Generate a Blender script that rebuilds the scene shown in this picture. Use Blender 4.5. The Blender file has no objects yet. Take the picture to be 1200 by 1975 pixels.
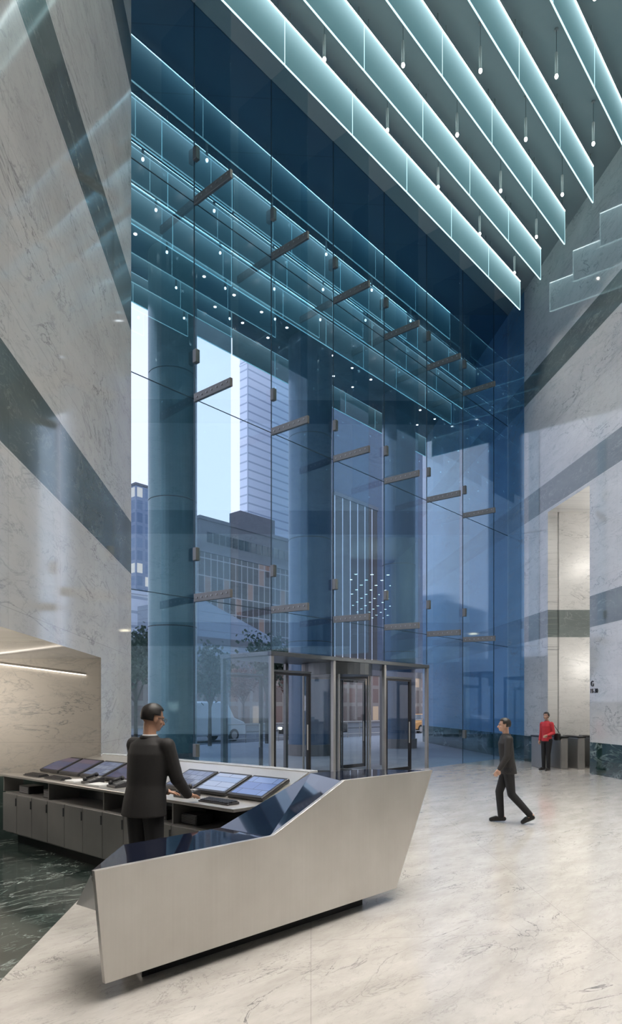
import bpy, bmesh, math, random
from mathutils import Vector, Matrix
random.seed(7)
C = bpy.context.scene.collection
A, B, F, EYE, HZ = .7459, .6661, 1277.0, 1.8, 1365.0
CZ = 15.89
GV = 10.56          # glass wall plane (Y)
P = 2.17            # glass bay width
def ws(w, s): return (w*A+s*B, w*B-s*A)
def wsz(w, s, z):
    u, v = ws(w, s); return Vector((u, v, z))
def uat(x, v):
    r = (x-600)/F; return v*(A+B*r)/(B-A*r)
def zat(y, u, v): return EYE+(HZ-y)*(u*A+v*B)/F
def mull(k): return 8.32+P*k
ORG = {}
# ---------------------------------------------------------------- materials
class NT:
    def __init__(s, name):
        s.m = bpy.data.materials.new(name); s.m.use_nodes = True
        s.t = s.m.node_tree; s.t.nodes.clear()
        s.out = s.t.nodes.new('ShaderNodeOutputMaterial')
    def n(s, typ, ins=None, **kw):
        nd = s.t.nodes.new(typ)
        for k, v in kw.items(): setattr(nd, k, v)
        if ins:
            for k, v in ins.items():
                if isinstance(v, bpy.types.NodeSocket): s.t.links.new(v, nd.inputs[k])
                else: nd.inputs[k].default_value = v
        return nd
    def math(s, op, a, b=0.0, clamp=False):
        return s.n('ShaderNodeMath', {0: a, 1: b}, operation=op, use_clamp=clamp).outputs[0]
    def mix(s, f, a, b):
        nd = s.t.nodes.new('ShaderNodeMix'); nd.data_type = 'RGBA'
        for sock, v in ((nd.inputs[0], f), (nd.inputs[6], a), (nd.inputs[7], b)):
            if isinstance(v, bpy.types.NodeSocket): s.t.links.new(v, sock)
            elif sock == nd.inputs[0]: sock.default_value = v
            else: sock.default_value = c4(v)
        return nd.outputs[2]
    def mul(s, a, b):
        nd = s.t.nodes.new('ShaderNodeMix'); nd.data_type = 'RGBA'; nd.blend_type = 'MULTIPLY'; nd.inputs[0].default_value = 1.0
        s.t.links.new(a, nd.inputs[6]); s.t.links.new(b, nd.inputs[7]); return nd.outputs[2]
    def rng(s, v, a, b, c, d):
        return s.n('ShaderNodeMapRange', {0: v, 1: a, 2: b, 3: c, 4: d}).outputs[0]
    def obj(s): return s.n('ShaderNodeTexCoord').outputs['Object']
    def xyz(s, v): return s.n('ShaderNodeSeparateXYZ', {0: v}).outputs
    def vec(s, x, y, z): return s.n('ShaderNodeCombineXYZ', {0: x, 1: y, 2: z}).outputs[0]
    def bsdf(s, **kw):
        nd = s.n('ShaderNodeBsdfPrincipled')
        for k, v in kw.items():
            k = {'color': 'Base Color', 'rough': 'Roughness', 'metal': 'Metallic', 'em': 'Emission Color', 'es': 'Emission Strength', 'spec': 'Specular IOR Level', 'coat': 'Coat Weight', 'ior': 'IOR'}[k]
            if isinstance(v, bpy.types.NodeSocket): s.t.links.new(v, nd.inputs[k])
            else: nd.inputs[k].default_value = c4(v) if isinstance(v, (tuple, list)) else v
        s.t.links.new(nd.outputs[0], s.out.inputs[0]); return nd
def c4(c): return tuple(c) if len(c) == 4 else (*c, 1.0)
def pm(name, c, rough=.5, metal=0.0, var=.12, scale=6.0, em=None, es=0.0, spec=.5):
    t = NT(name)
    no = t.n('ShaderNodeTexNoise', {'Vector': t.obj(), 'Scale': scale, 'Detail': 4.0}).outputs[0]
    col = t.mix(no, tuple(max(0, x*(1-var)) for x in c), tuple(min(1, x*(1+var)) for x in c))
    kw = dict(color=col, rough=rough, metal=metal, spec=spec)
    if em: kw['em'] = em; kw['es'] = es
    t.bsdf(**kw); return t.m
def veins(t, vec, scale, width, amount, lo=.42, hi=.62):
    n = t.n('ShaderNodeTexNoise', {'Vector': vec, 'Scale': scale, 'Detail': 9.0, 'Roughness': .6, 'Distortion': 1.1}).outputs[0]
    v = t.math('ABSOLUTE', t.math('SUBTRACT', n, .5))
    v = t.rng(v, 0.0, width, 1.0, 0.0)
    m = t.n('ShaderNodeTexNoise', {'Vector': vec, 'Scale': scale*.9, 'Detail': 3.0}, ).outputs[0]
    m = t.rng(m, lo, hi, 0.0, 1.0)
    return t.math('MULTIPLY', t.math('MULTIPLY', v, m), amount)
def rot_stretch(t, vec, ang, sx):
    mp = t.n('ShaderNodeMapping', {'Vector': vec, 'Rotation': (0, 0, ang), 'Scale': (sx, 1, 1)})
    return mp.outputs[0]
def wall_marble(name, d, white=(.66, .655, .64), grey=(.15, .18, .175), ang=.9, rough=.06):
    t = NT(name); o = t.obj(); x, y, z = t.xyz(o)
    al = t.math('ADD', t.math('MULTIPLY', x, d[0]), t.math('MULTIPLY', y, d[1]))
    v2 = t.vec(al, z, 0.0)
    vs = rot_stretch(t, v2, ang, .35)
    col = t.mix(t.rng(t.n('ShaderNodeTexNoise', {'Vector': vs, 'Scale': .9, 'Detail': 7.0, 'Roughness': .65}).outputs[0], .3, .7, 0, 1), tuple(c*.78 for c in white), white)
    col = t.mix(veins(t, vs, 1.3, .010, .75), col, (.16, .165, .17))
    col = t.mix(veins(t, vs, 3.6, .022, .5), col, (.28, .29, .29))
    col = t.mix(veins(t, vs, 9.0, .03, .4), col, (.30, .31, .31))
    g = t.mix(t.rng(t.n('ShaderNodeTexNoise', {'Vector': vs, 'Scale': 1.6, 'Detail': 6.0}).outputs[0], .3, .7, 0, 1), tuple(c*.7 for c in grey), grey)
    g = t.mix(veins(t, vs, 2.2, .015, .5), g, (.36, .38, .37))
    g = t.mix(veins(t, vs, 7.0, .02, .4), g, (.33, .36, .35))
    band = None
    for a, b in ((4.0, 4.85), (8.0, 8.85), (11.95, 12.8)):
        m = t.math('MULTIPLY', t.math('GREATER_THAN', z, a), t.math('LESS_THAN', z, b))
        band = m if band is None else t.math('ADD', band, m)
    col = t.mix(band, col, g)
    gr = t.mix(veins(t, vs, 2.0, .03, .7), (.018, .045, .04), (.3, .36, .34))
    col = t.mix(t.math('LESS_THAN', z, .86), col, gr)
    br = t.n('ShaderNodeTexBrick', {'Vector': v2, 'Color1': (1, 1, 1, 1), 'Color2': (.94, .94, .94, 1), 'Mortar': (.78, .78, .78, 1), 'Scale': 1.0, 'Mortar Size': .004, 'Brick Width': 1.45, 'Row Height': 1.325}, offset=0.0)
    t.bsdf(color=t.mul(col, br.outputs[0]), rough=rough, spec=.8); return t.m
def floor_marble():
    t = NT('floor_marble'); o = t.obj(); x, y, z = t.xyz(o)
    w = t.math('ADD', t.math('MULTIPLY', x, A), t.math('MULTIPLY', y, B))
    s = t.math('SUBTRACT', t.math('MULTIPLY', x, B), t.math('MULTIPLY', y, A))
    vs = rot_stretch(t, o, .75, .38)
    col = t.mix(t.rng(t.n('ShaderNodeTexNoise', {'Vector': vs, 'Scale': 3.0, 'Detail': 9.0, 'Roughness': .7}).outputs[0], .3, .7, 0, 1), (.42, .395, .365), (.59, .565, .53))
    col = t.mix(veins(t, vs, 1.4, .005, .9, .47, .58), col, (.10, .10, .105))
    col = t.mix(veins(t, vs, 3.6, .009, .6), col, (.22, .21, .20))
    col = t.mix(veins(t, vs, 9.0, .018, .45), col, (.25, .24, .23))
    v2 = t.vec(t.math('ADD', w, t.math('MULTIPLY', s, -.1)), s, 0.0)
    br = t.n('ShaderNodeTexBrick', {'Vector': v2, 'Color1': (1, 1, 1, 1), 'Color2': (.94, .94, .95, 1), 'Mortar': (.78, .78, .78, 1), 'Scale': 1.0, 'Mortar Size': .003, 'Brick Width': 3.1, 'Row Height': 2.2}, offset=.35)
    col = t.mul(col, br.outputs[0])
    g = t.mix(t.rng(t.n('ShaderNodeTexNoise', {'Vector': vs, 'Scale': 3.0, 'Detail': 9.0, 'Distortion': .6, 'Roughness': .7}).outputs[0], .35, .7, 0, 1), (.010, .02, .018), (.06, .085, .078))
    g = t.mix(veins(t, vs, 2.0, .012, .9, .40, .5), g, (.42, .47, .45))
    g = t.mix(veins(t, vs, 6.0, .015, .7, .40, .5), g, (.25, .30, .28))
    br2 = t.n('ShaderNodeTexBrick', {'Vector': v2, 'Color1': (1, 1, 1, 1), 'Color2': (.8, .8, .8, 1), 'Mortar': (2.5, 2.5, 2.5, 1), 'Scale': 1.0, 'Mortar Size': .006, 'Brick Width': 1.5, 'Row Height': 1.5}, offset=0)
    g = t.mul(g, br2.outputs[0])
    mk = t.math('LESS_THAN', t.math('ADD', t.math('ADD', s, 1.731), t.math('MULTIPLY', w, .0723)), 0.0)
    col = t.mix(mk, col, g)
    t.bsdf(color=col, rough=.12, spec=.8); return t.m
def glass_mat(name, tint, refl, graz=.5, gcol=(1, 1, 1), rough=0.0):
    t = NT(name)
    f = t.n('ShaderNodeLayerWeight', {'Blend': .5}).outputs['Facing']
    fac = t.math('ADD', t.math('MULTIPLY', t.math('POWER', f, 4.0), graz), refl, True)
    no = t.n('ShaderNodeTexNoise', {'Vector': t.obj(), 'Scale': .3}).outputs[0]
    tr = t.n('ShaderNodeBsdfTransparent', {0: t.mix(no, tint, tuple(c*.95 for c in tint))})
    gl = t.n('ShaderNodeBsdfGlossy', {'Color': c4(gcol), 'Roughness': rough})
    mx = t.n('ShaderNodeMixShader', {0: fac, 1: tr.outputs[0], 2: gl.outputs[0]})
    t.t.links.new(mx.outputs[0], t.out.inputs[0]); return t.m
def facade(name, wall, g1, g2, bw, rh, mort, rough=.3, lit=None, es=0, thr=.8):
    t = NT(name); x, y, z = t.xyz(t.obj())
    v = t.vec(t.math('ADD', x, y), z, 0.0)
    br = t.n('ShaderNodeTexBrick', {'Vector': v, 'Color1': c4(g1), 'Color2': c4(g2), 'Mortar': c4(wall), 'Scale': 1.0, 'Mortar Size': mort, 'Brick Width': bw, 'Row Height': rh, 'Mortar Smooth': 0.0}, offset=0.0)
    kw = dict(color=br.outputs[0], rough=rough)
    if lit:
        cell = t.vec(t.math('FLOOR', t.math('DIVIDE', t.math('ADD', x, y), bw)), t.math('FLOOR', t.math('DIVIDE', z, rh)), 0.0)
        wn = t.n('ShaderNodeTexWhiteNoise', {'Vector': cell}).outputs[0]
        on = t.math('MULTIPLY', t.math('GREATER_THAN', wn, thr), t.math('SUBTRACT', 1.0, br.outputs[1]))
        kw['em'] = lit; kw['es'] = t.math('MULTIPLY', on, es)
    t.bsdf(**kw); return t.m
def emis(name, c, s):
    t = NT(name)
    no = t.n('ShaderNodeTexNoise', {'Vector': t.obj(), 'Scale': 3.0}).outputs[0]
    e = t.n('ShaderNodeEmission', {0: t.mix(no, c, tuple(k*.95 for k in c)), 1: s})
    t.t.links.new(e.outputs[0], t.out.inputs[0]); return t.m
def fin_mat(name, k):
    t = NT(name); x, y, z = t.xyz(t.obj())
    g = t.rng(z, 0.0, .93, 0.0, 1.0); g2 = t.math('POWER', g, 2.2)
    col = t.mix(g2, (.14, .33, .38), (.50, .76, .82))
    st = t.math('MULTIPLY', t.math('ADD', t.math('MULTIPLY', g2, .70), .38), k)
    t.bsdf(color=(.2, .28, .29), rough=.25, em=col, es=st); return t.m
def brushed(name, c1, c2, metal=.75, rough=.36, sc=60):
    t = NT(name); o = t.obj()
    mp = t.n('ShaderNodeMapping', {'Vector': o, 'Scale': (sc, sc, 1.2)}).outputs[0]
    n = t.n('ShaderNodeTexNoise', {'Vector': mp, 'Scale': 1.0, 'Detail': 3.0}).outputs[0]
    n2 = t.n('ShaderNodeTexNoise', {'Vector': o, 'Scale': 1.6, 'Detail': 4.0}).outputs[0]
    f = t.math('ADD', t.math('MULTIPLY', n, .15), t.math('MULTIPLY', n2, .85))
    t.bsdf(color=t.mix(t.rng(f, .3, .7, 0, 1), c1, c2), rough=t.rng(n2, .3, .7, rough-.04, rough+.05), metal=metal); return t.m
def screen_mat(name, c1, c2, es, bw=.27, rh=.13):
    t = NT(name); x, y, z = t.xyz(t.obj())
    v = t.vec(y, x, 0.0)
    br = t.n('ShaderNodeTexBrick', {'Vector': v, 'Color1': c4(c1), 'Color2': c4(c2), 'Mortar': (.02, .03, .05, 1), 'Scale': 1.0, 'Mortar Size': .003, 'Brick Width': bw, 'Row Height': rh}, offset=.5)
    t.bsdf(color=(.02, .02, .03), rough=.1, em=br.outputs[0], es=es); return t.m
M = {}
dR = Vector((.6806, .7392)).normalized(); dL = Vector((.697, .721)).normalized()
M['wallL'] = wall_marble('left_wall_marble', dL); M['wallR'] = wall_marble('right_wall_marble', dR, ang=-.9)
M['wallX'] = wall_marble('outside_stone_blue_light', dR, (.19, .34, .52), (.14, .25, .38))  # same marble wall continued, blue dusk light put into its colours
M['niche'] = wall_marble('niche_marble', ws(0, 1), (.64, .60, .54), rough=.55)
M['hall'] = wall_marble('hall_marble', ws(0, 1), (.66, .65, .63), rough=.4)
M['floor'] = floor_marble()
M['ceiling'] = pm('ceiling_paint', (.24, .29, .30), .7, var=.03)
M['soffit'] = facade('soffit_panels', (.015, .05, .085), (.028, .085, .14), (.025, .08, .13), 2.17, 2.0, .02, .4)
M['pane'] = glass_mat('window_glass', (.66, .79, .94), .21, .42, (.58, .84, 1.0))
M['fing'] = glass_mat('fin_glass', (.86, .94, .97), .03, .12, (.7, .9, 1))
M['doorg'] = glass_mat('door_glass', (.92, .96, .97), .05, .3)
M['steel'] = brushed('brushed_steel', (.54, .515, .485), (.66, .635, .605), .72, .33)
M['steel2'] = brushed('satin_steel', (.30, .295, .29), (.39, .385, .375), .55, .36)
M['dsteel'] = pm('dark_steel', (.13, .14, .15), .35, .7)
M['plate'] = pm('bracket_steel', (.20, .19, .175), .4, .6)
M['black'] = pm('black_metal', (.012, .012, .014), .35, .2)
M['blackglass'] = pm('black_glass', (.006, .009, .022), .04, 0.0, spec=.9)
M['white'] = pm('white_surface', (.55, .57, .60), .15, var=.04)
M['joint'] = pm('silicone_joint', (.02, .05, .07), .5)
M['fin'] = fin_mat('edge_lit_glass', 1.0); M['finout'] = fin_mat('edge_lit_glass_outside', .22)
M['finedge'] = emis('glowing_edge', (.62, .95, 1.0), 1.8)
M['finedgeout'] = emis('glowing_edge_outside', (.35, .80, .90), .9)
M['led'] = emis('led_strip', (.8, .97, 1.0), 9.0)
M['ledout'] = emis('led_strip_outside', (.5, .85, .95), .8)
M['warm'] = emis('warm_lens', (1, .93, .85), 12.0)
M['warmled'] = emis('warm_strip', (1, .90, .78), 2.5)
M['plastic'] = pm('dark_plastic', (.03, .03, .034), .4)
M['grey'] = pm('grey_plastic', (.3, .3, .31), .45)
M['paper'] = pm('white_paper', (.65, .65, .65), .7, var=.03)
M['scrB'] = screen_mat('blue_screen', (.10, .17, .40), (.24, .34, .58), .9)
M['scrC'] = screen_mat('camera_view_screen', (.10, .13, .22), (.22, .26, .34), .9, .11, .09)
M['scrW'] = screen_mat('pale_screen', (.36, .42, .55), (.22, .32, .52), .9, .40, .10)
M['scrD'] = screen_mat('dark_screen', (.03, .05, .13), (.12, .07, .09), .8)
M['red'] = pm('red_cloth', (.50, .025, .035), .7)
M['redlcd'] = emis('red_display', (.8, .1, .06), 1.0)
M['suit'] = pm('charcoal_suit', (.022, .020, .020), .75, scale=40)
M['trouser'] = pm('black_trousers', (.012, .012, .014), .8, scale=40)
M['skin'] = pm('skin', (.42, .23, .15), .5, var=.06)
M['skin2'] = pm('light_skin', (.50, .30, .22), .5, var=.06)
M['hair'] = pm('dark_hair', (.012, .009, .008), .5, var=.4, scale=80)
M['shirt'] = pm('white_shirt', (.6, .6, .62), .7, var=.03)
M['shoe'] = pm('black_leather', (.012, .011, .011), .3)
M['eye'] = pm('eye_white', (.6, .6, .6), .2)
M['lip'] = pm('lip', (.35, .12, .1), .5)
t = NT('plaza_paving'); x_, y_, z_ = t.xyz(t.obj())
br = t.n('ShaderNodeTexBrick', {'Vector': t.vec(x_, y_, 0.0), 'Color1': (.27, .3, .33, 1), 'Color2': (.24, .27, .30, 1), 'Mortar': (.15, .17, .19, 1), 'Scale': 1.0, 'Mortar Size': .012, 'Brick Width': 1.2, 'Row Height': 1.2}, offset=0.0)
t.bsdf(color=br.outputs[0], rough=.45); M['plaza'] = t.m
M['asphalt'] = pm('asphalt', (.08, .085, .095), .7, scale=20)
M['column'] = pm('column_metal', (.09, .18, .20), .3, .4, var=.1, scale=1.0)
M['columnb'] = pm('blue_column_metal', (.045, .10, .18), .35, .3, var=.1, scale=1.0)
M['vanw'] = pm('van_paint', (.6, .63, .65), .25, var=.03)
M['carb'] = pm('black_car_paint', (.012, .013, .016), .15, var=.1)
M['taxi'] = pm('taxi_paint', (.75, .32, .05), .3)
M['cglass'] = pm('car_glass', (.02, .03, .04), .08)
M['tyre'] = pm('tyre_rubber', (.015, .015, .015), .8)
M['bark'] = pm('bark', (.06, .045, .035), .9)
M['leaf'] = pm('leaf_green', (.03, .06, .03), .6, var=.5, scale=3)
M['leafr'] = pm('leaf_rust', (.12, .04, .03), .6, var=.5, scale=3)
M['lampg'] = emis('street_lamp_glow', (1, .75, .45), 12.0)
M['head'] = emis('headlight_glow', (1, .95, .85), 6.0)
# ---------------------------------------------------------------- mesh builder
class MB:
    def __init__(s): s.v = []; s.f = []
    def add(s, vs, fs):
        n = len(s.v); s.v += [Vector(v) for v in vs]; s.f += [tuple(i+n for i in f) for f in fs]; return s
    def hexa(s, b, t):
        return s.add(list(b)+list(t), [(0, 1, 2, 3), (4, 5, 6, 7), (0, 1, 5, 4), (1, 2, 6, 5), (2, 3, 7, 6), (3, 0, 4, 7)])
    def box(s, x0, x1, y0, y1, z0, z1):
        q = [(x0, y0), (x1, y0), (x1, y1), (x0, y1)]
        return s.hexa([(x, y, z0) for x, y in q], [(x, y, z1) for x, y in q])
    def prism(s, poly, z0, z1):
        n = len(poly)
        vs = [(p[0], p[1], z0) for p in poly]+[(p[0], p[1], z1) for p in poly]
        return s.add(vs, [tuple(range(n)), tuple(range(n, 2*n))]+[(i, (i+1) % n, n+(i+1) % n, n+i) for i in range(n)])
    def extr(s, poly, off):
        n = len(poly); off = Vector(off)
        vs = [Vector(p) for p in poly]+[Vector(p)+off for p in poly]
        return s.add(vs, [tuple(range(n)), tuple(range(n, 2*n))]+[(i, (i+1) % n, n+(i+1) % n, n+i) for i in range(n)])
    def quad(s, *p): return s.add(p, [tuple(range(len(p)))])
    def tube(s, p, q, r, n=8, r2=None):
        p, q = Vector(p), Vector(q); r2 = r if r2 is None else r2
        d = (q-p).normalized(); a = d.orthogonal().normalized(); b = d.cross(a)
        vs = []
        for c, rr in ((p, r), (q, r2)):
            for i in range(n):
                an = 2*math.pi*i/n; vs.append(c+rr*(math.cos(an)*a+math.sin(an)*b))
        return s.add(vs, [tuple(range(n)), tuple(range(n, 2*n))]+[(i, (i+1) % n, n+(i+1) % n, n+i) for i in range(n)])
    def ball(s, c, r, n=12, m=8, mat=None):
        c = Vector(c); r = r if isinstance(r, (tuple, list)) else (r, r, r); mat = mat or Matrix.Identity(3)
        vs = [c+mat @ Vector((0, 0, -r[2]))]
        for j in range(1, m):
            ph = -math.pi/2+math.pi*j/m
            for i in range(n):
                th = 2*math.pi*i/n
                vs.append(c+mat @ Vector((r[0]*math.cos(ph)*math.cos(th), r[1]*math.cos(ph)*math.sin(th), r[2]*math.sin(ph))))
        vs.append(c+mat @ Vector((0, 0, r[2])))
        fs = []
        for i in range(n): fs.append((0, 1+(i+1) % n, 1+i))
        for j in range(m-2):
            for i in range(n):
                a = 1+j*n+i; b = 1+j*n+(i+1) % n; fs.append((a, b, b+n, a+n))
        k = 1+(m-2)*n
        for i in range(n): fs.append((k+i, k+(i+1) % n, k+n))
        return s.add(vs, fs)
    def cap(s, p, q, r1, r2=None, n=12):
        r2 = r1 if r2 is None else r2
        s.tube(p, q, r1, n, r2); s.ball(p, r1, n, 8); s.ball(q, r2, n, 8); return s
    def loft(s, rings, n=20):
        vs = []
        for cx, cy, z, rx, ry in rings:
            for i in range(n):
                a = 2*math.pi*i/n; vs.append((cx+rx*math.cos(a), cy+ry*math.sin(a), z))
        fs = [tuple(range(n)), tuple(range((len(rings)-1)*n, len(rings)*n))]
        for j in range(len(rings)-1):
            for i in range(n):
                a = j*n+i; b = j*n+(i+1) % n; fs.append((a, b, b+n, a+n))
        return s.add(vs, fs)
    def build(s, name, mat, parent=None, smooth=False, bevel=0, tag=None):
        off = ORG.get(parent.name, Vector()) if parent else Vector()
        me = bpy.data.meshes.new(name)
        me.from_pydata([v-off for v in s.v], [], s.f); me.update()
        bm = bmesh.new(); bm.from_mesh(me); bmesh.ops.recalc_face_normals(bm, faces=bm.faces); bm.to_mesh(me); bm.free()
        if smooth:
            for p in me.polygons: p.use_smooth = True
        me.materials.append(M[mat] if isinstance(mat, str) else mat)
        o = bpy.data.objects.new(name, me); C.objects.link(o)
        if parent: o.parent = parent; ORG[o.name] = off
        if bevel:
            b = o.modifiers.new('bevel', 'BEVEL'); b.width = bevel; b.segments = 2; b.limit_method = 'ANGLE'
        return o
def remesh(o, voxel, it=3):
    r = o.modifiers.new('r', 'REMESH'); r.mode = 'VOXEL'; r.voxel_size = voxel
    sm = o.modifiers.new('s', 'SMOOTH'); sm.factor = .5; sm.iterations = it
    dg = bpy.context.evaluated_depsgraph_get(); dg.update()
    me = bpy.data.meshes.new_from_object(o.evaluated_get(dg))
    o.modifiers.clear(); mats = [m for m in o.data.materials]; o.data = me
    if not me.materials:
        for m in mats: me.materials.append(m)
    for p in me.polygons: p.use_smooth = True
    return o
def tag(o, label, cat, group=None):
    o['label'] = label; o['category'] = cat
    if group: o['group'] = group
    return o
def thing(name, label, cat, loc=(0, 0, 0), group=None, rz=0):
    o = bpy.data.objects.new(name, None); C.objects.link(o); o.location = loc; o.rotation_euler = (0, 0, rz)
    o.empty_display_size = .1; ORG[o.name] = Vector(loc) if not rz else Vector()
    return tag(o, label, cat, group)
def struct(mb, name, mat, **kw):
    o = mb.build(name, mat, **kw); o['kind'] = 'structure'; return o
def dup(root, loc=None, rz=None, label=None):
    r = root.copy(); C.objects.link(r)
    if loc is not None: r.location = loc
    if rz is not None: r.rotation_euler = (0, 0, rz)
    if label: r['label'] = label
    for ch in list(root.children):
        c = ch.copy(); C.objects.link(c); c.parent = r
        for g in list(ch.children):
            d = g.copy(); C.objects.link(d); d.parent = c
    return r
ORD = ['first', 'second', 'third', 'fourth', 'fifth', 'sixth', 'seventh', 'eighth', 'ninth', 'tenth', 'eleventh', 'twelfth', 'thirteenth', 'fourteenth', 'fifteenth', 'sixteenth']
# ================================================================ SETTING
struct(MB().box(-16, 60, -45, GV+.02, -.2, 0), 'floor', 'floor')
struct(MB().box(-16, 30, -16, GV, CZ, CZ+.3), 'ceiling', 'ceiling')
LE = Vector(ws(10.9, -2.96))
def lw(w): return -2.16-.0734*w
def wallprism(mb, pts, z0, z1): mb.prism([ws(*p) for p in pts], z0, z1)
m2 = MB()
m2.prism([ws(-9, lw(-9)), tuple(LE), (LE.x, GV-.02), (LE.x-4, GV-.02), ws(-9, -9)], 2.47, CZ)
m2.prism([ws(8.86, lw(8.86)), tuple(LE), (LE.x, GV-.02), (LE.x-1.2, GV-.02), ws(9.07, lw(8.86)-.06)], 0, 2.47)
struct(m2, 'wall_left', 'wallL')
struct(MB().prism([ws(9.07, -2.88), ws(9.3, -2.95), ws(9.3, -8), ws(9.07, -8)], 0, 2.47), 'wall_niche', 'niche')
struct(MB().prism([ws(9.07, -7.6), ws(9.3, -8), ws(-9, -8), ws(-9, -7.6)], 0, 2.47), 'wall_niche_side', 'niche')
def rw(w): return 9.415-.098*w
m = MB()
wallprism(m, [(20.65, rw(20.65)), (22.4, rw(22.4)), (22.6, rw(22.4)+.35), (20.65, rw(20.65)+.35)], 0, 7.9)
wallprism(m, [(-9, rw(-9)), (18.13, rw(18.13)), (18.13, rw(18.13)+.5), (-9, rw(-9)+.5)], 0, 7.9)
wallprism(m, [(-9, rw(-9)), (22.4, rw(22.4)), (22.7, rw(22.4)+5), (-9, rw(-9)+5)], 7.9, CZ)
struct(m, 'wall_right', 'wallR')
struct(MB().prism([ws(20.65, rw(20.65)+.3), ws(20.9, rw(20.65)+.3), ws(20.9, 12), ws(20.65, 12)], 0, 7.9), 'wall_passage', 'hall')
m = MB()
wallprism(m, [(20.9, 11.8), (20.9, 12.0), (36, 12.0), (36, 11.8)], 0, 7.9)
wallprism(m, [(36, 11.8), (36.2, 11.8), (36.2, 36), (36, 36)], 0, 7.9)
wallprism(m, [(16, 36), (36, 36), (36, 36.2), (16, 36.2)], 0, 7.9)
wallprism(m, [(16, 8.3), (16, 36), (15.8, 36), (15.8, 8.3)], 0, 7.9)
struct(m, 'wall_hall', 'hall')
struct(MB().prism([ws(15.8, 11), ws(36.2, 11), ws(36.2, 36.2), ws(15.8, 36.2)], 7.9, 8.1), 'ceiling_hall', 'ceiling')
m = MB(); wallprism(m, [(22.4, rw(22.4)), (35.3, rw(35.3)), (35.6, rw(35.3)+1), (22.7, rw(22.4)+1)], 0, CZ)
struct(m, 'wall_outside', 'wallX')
struct(MB().prism([ws(-9, -9), ws(-9, rw(-9)+5), ws(-9.3, rw(-9)+5), ws(-9.3, -9)], 0, CZ), 'wall_back', 'niche')
struct(MB().box(-60, 140, GV+.02, 25.5, -.3, -.01), 'ground_plaza', 'plaza')
struct(MB().box(-60, 160, 25.5, 38, -.3, -.12), 'ground_street', 'asphalt')
struct(MB().box(-60, 400, 38, 400, -.3, -.02), 'ground_far', 'asphalt')
struct(MB().box(-6, 36, GV+.02, 19.05, CZ, CZ+.5), 'ceiling_soffit', 'soffit')
LV = [0, 3.98, 7.97, 11.9, CZ]
us = [LE.x+.02]+[mull(k) for k in range(0, 7)]+[22.42]
for i in range(len(us)-1):
    root = bpy.data.objects.new('window_%d' % (i+1), None); C.objects.link(root); root['kind'] = 'structure'
    root.location = (us[i], GV, 0); ORG[root.name] = Vector(root.location)
    k = i-1
    for j in range(4):
        z0 = LV[j] if not (j == 0 and 1 <= k <= 3) else 3.09
        MB().quad((us[i]+.006, GV, z0+.006), (us[i+1]-.006, GV, z0+.006), (us[i+1]-.006, GV, LV[j+1]-.006), (us[i]+.006, GV, LV[j+1]-.006)).build('pane', 'pane', root)
        if j: MB().box(us[i], us[i+1], GV-.008, GV+.008, LV[j]-.006, LV[j]+.006).build('joint', 'joint', root)
    zb = 3.09 if 1 <= k <= 4 else 0
    MB().box(us[i]-.008, us[i]+.008, GV-.01, GV+.01, zb, CZ).build('joint', 'joint', root)
def bracket(u, z):
    m = MB(); x0, x1, y0, y1 = u-.03, u+.03, GV-1.12, GV-.02
    m.extr([(x0, y1, z-.07), (x0, y1, z+.09), (x0, y0, z+.06), (x0, y0, z-.10)], (.06, 0, 0))
    return m
for k in range(0, 7):
    u = mull(k); zb = 3.11 if 1 <= k <= 4 else 0
    f = thing('glass_fin', 'clear vertical glass fin behind the window, %s from the left marble wall' % ORD[k], 'glass fin', (u, GV-.02, zb), 'glass fins behind the tall window')
    MB().box(u-.009, u+.009, GV-1.09, GV-.015, zb, CZ-.01).build('blade', 'fing', f)
    if k == 6: continue
    for z in (3.98, 7.97, 11.9):
        b = bracket(u, z).build('bracket', 'plate', f, bevel=.006)
        for q in range(7):
            y = GV-.12-q*.15
            MB().tube((u-.042, y, z), (u+.042, y, z), .018, 8).build('bolt', 'steel2', b)
    for z in (.95, 4.86, 8.8, 12.84):
        if z > zb: MB().box(u-.05, u+.05, GV-.12, GV-.012, z-.13, z+.13).build('clamp', 'plate', f, bevel=.01)
# ---------------------------------------------------------------- ceiling fins
def fend(v): return 20.58-.928*(9.27-v)
FV = [9.27-1.12*i for i in range(12)]
NP = 6; PL = 2.2
proto = None
for i, v in enumerate(FV[:11]):
    loc = (fend(v), v, 14.73)
    lab = 'long glowing teal glass ceiling fin, %s one counted from the tall window' % ORD[i]
    if proto is None:
        proto = thing('light_fin', lab, 'ceiling light', (0, 0, 0), 'glowing glass fins under the ceiling')
        for q in range(NP):
            a, b = -PL*(q+1)+.012, -PL*q-.012
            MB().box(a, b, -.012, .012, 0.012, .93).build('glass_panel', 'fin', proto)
            MB().box(a, b, -.012, .012, -.006, .010).build('edge_strip', 'finedge', proto)
            for xx in (a+.15, b-.15):
                MB().tube((xx, 0, .96), (xx, 0, CZ-14.73), .012, 6).build('hanger', 'steel2', proto)
            MB().box(b+.004, b+.016, -.014, .014, 0, .95).build('clip', 'finedge', proto)
        MB().box(-PL*NP, 0, -.03, .03, .935, .965).build('channel', 'steel2', proto)
        MB().box(-PL*NP, 0, -.022, .022, .925, .934).build('led_strip', 'led', proto)
        proto.location = loc
    else: dup(proto, loc, label=lab)
outp = None
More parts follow.
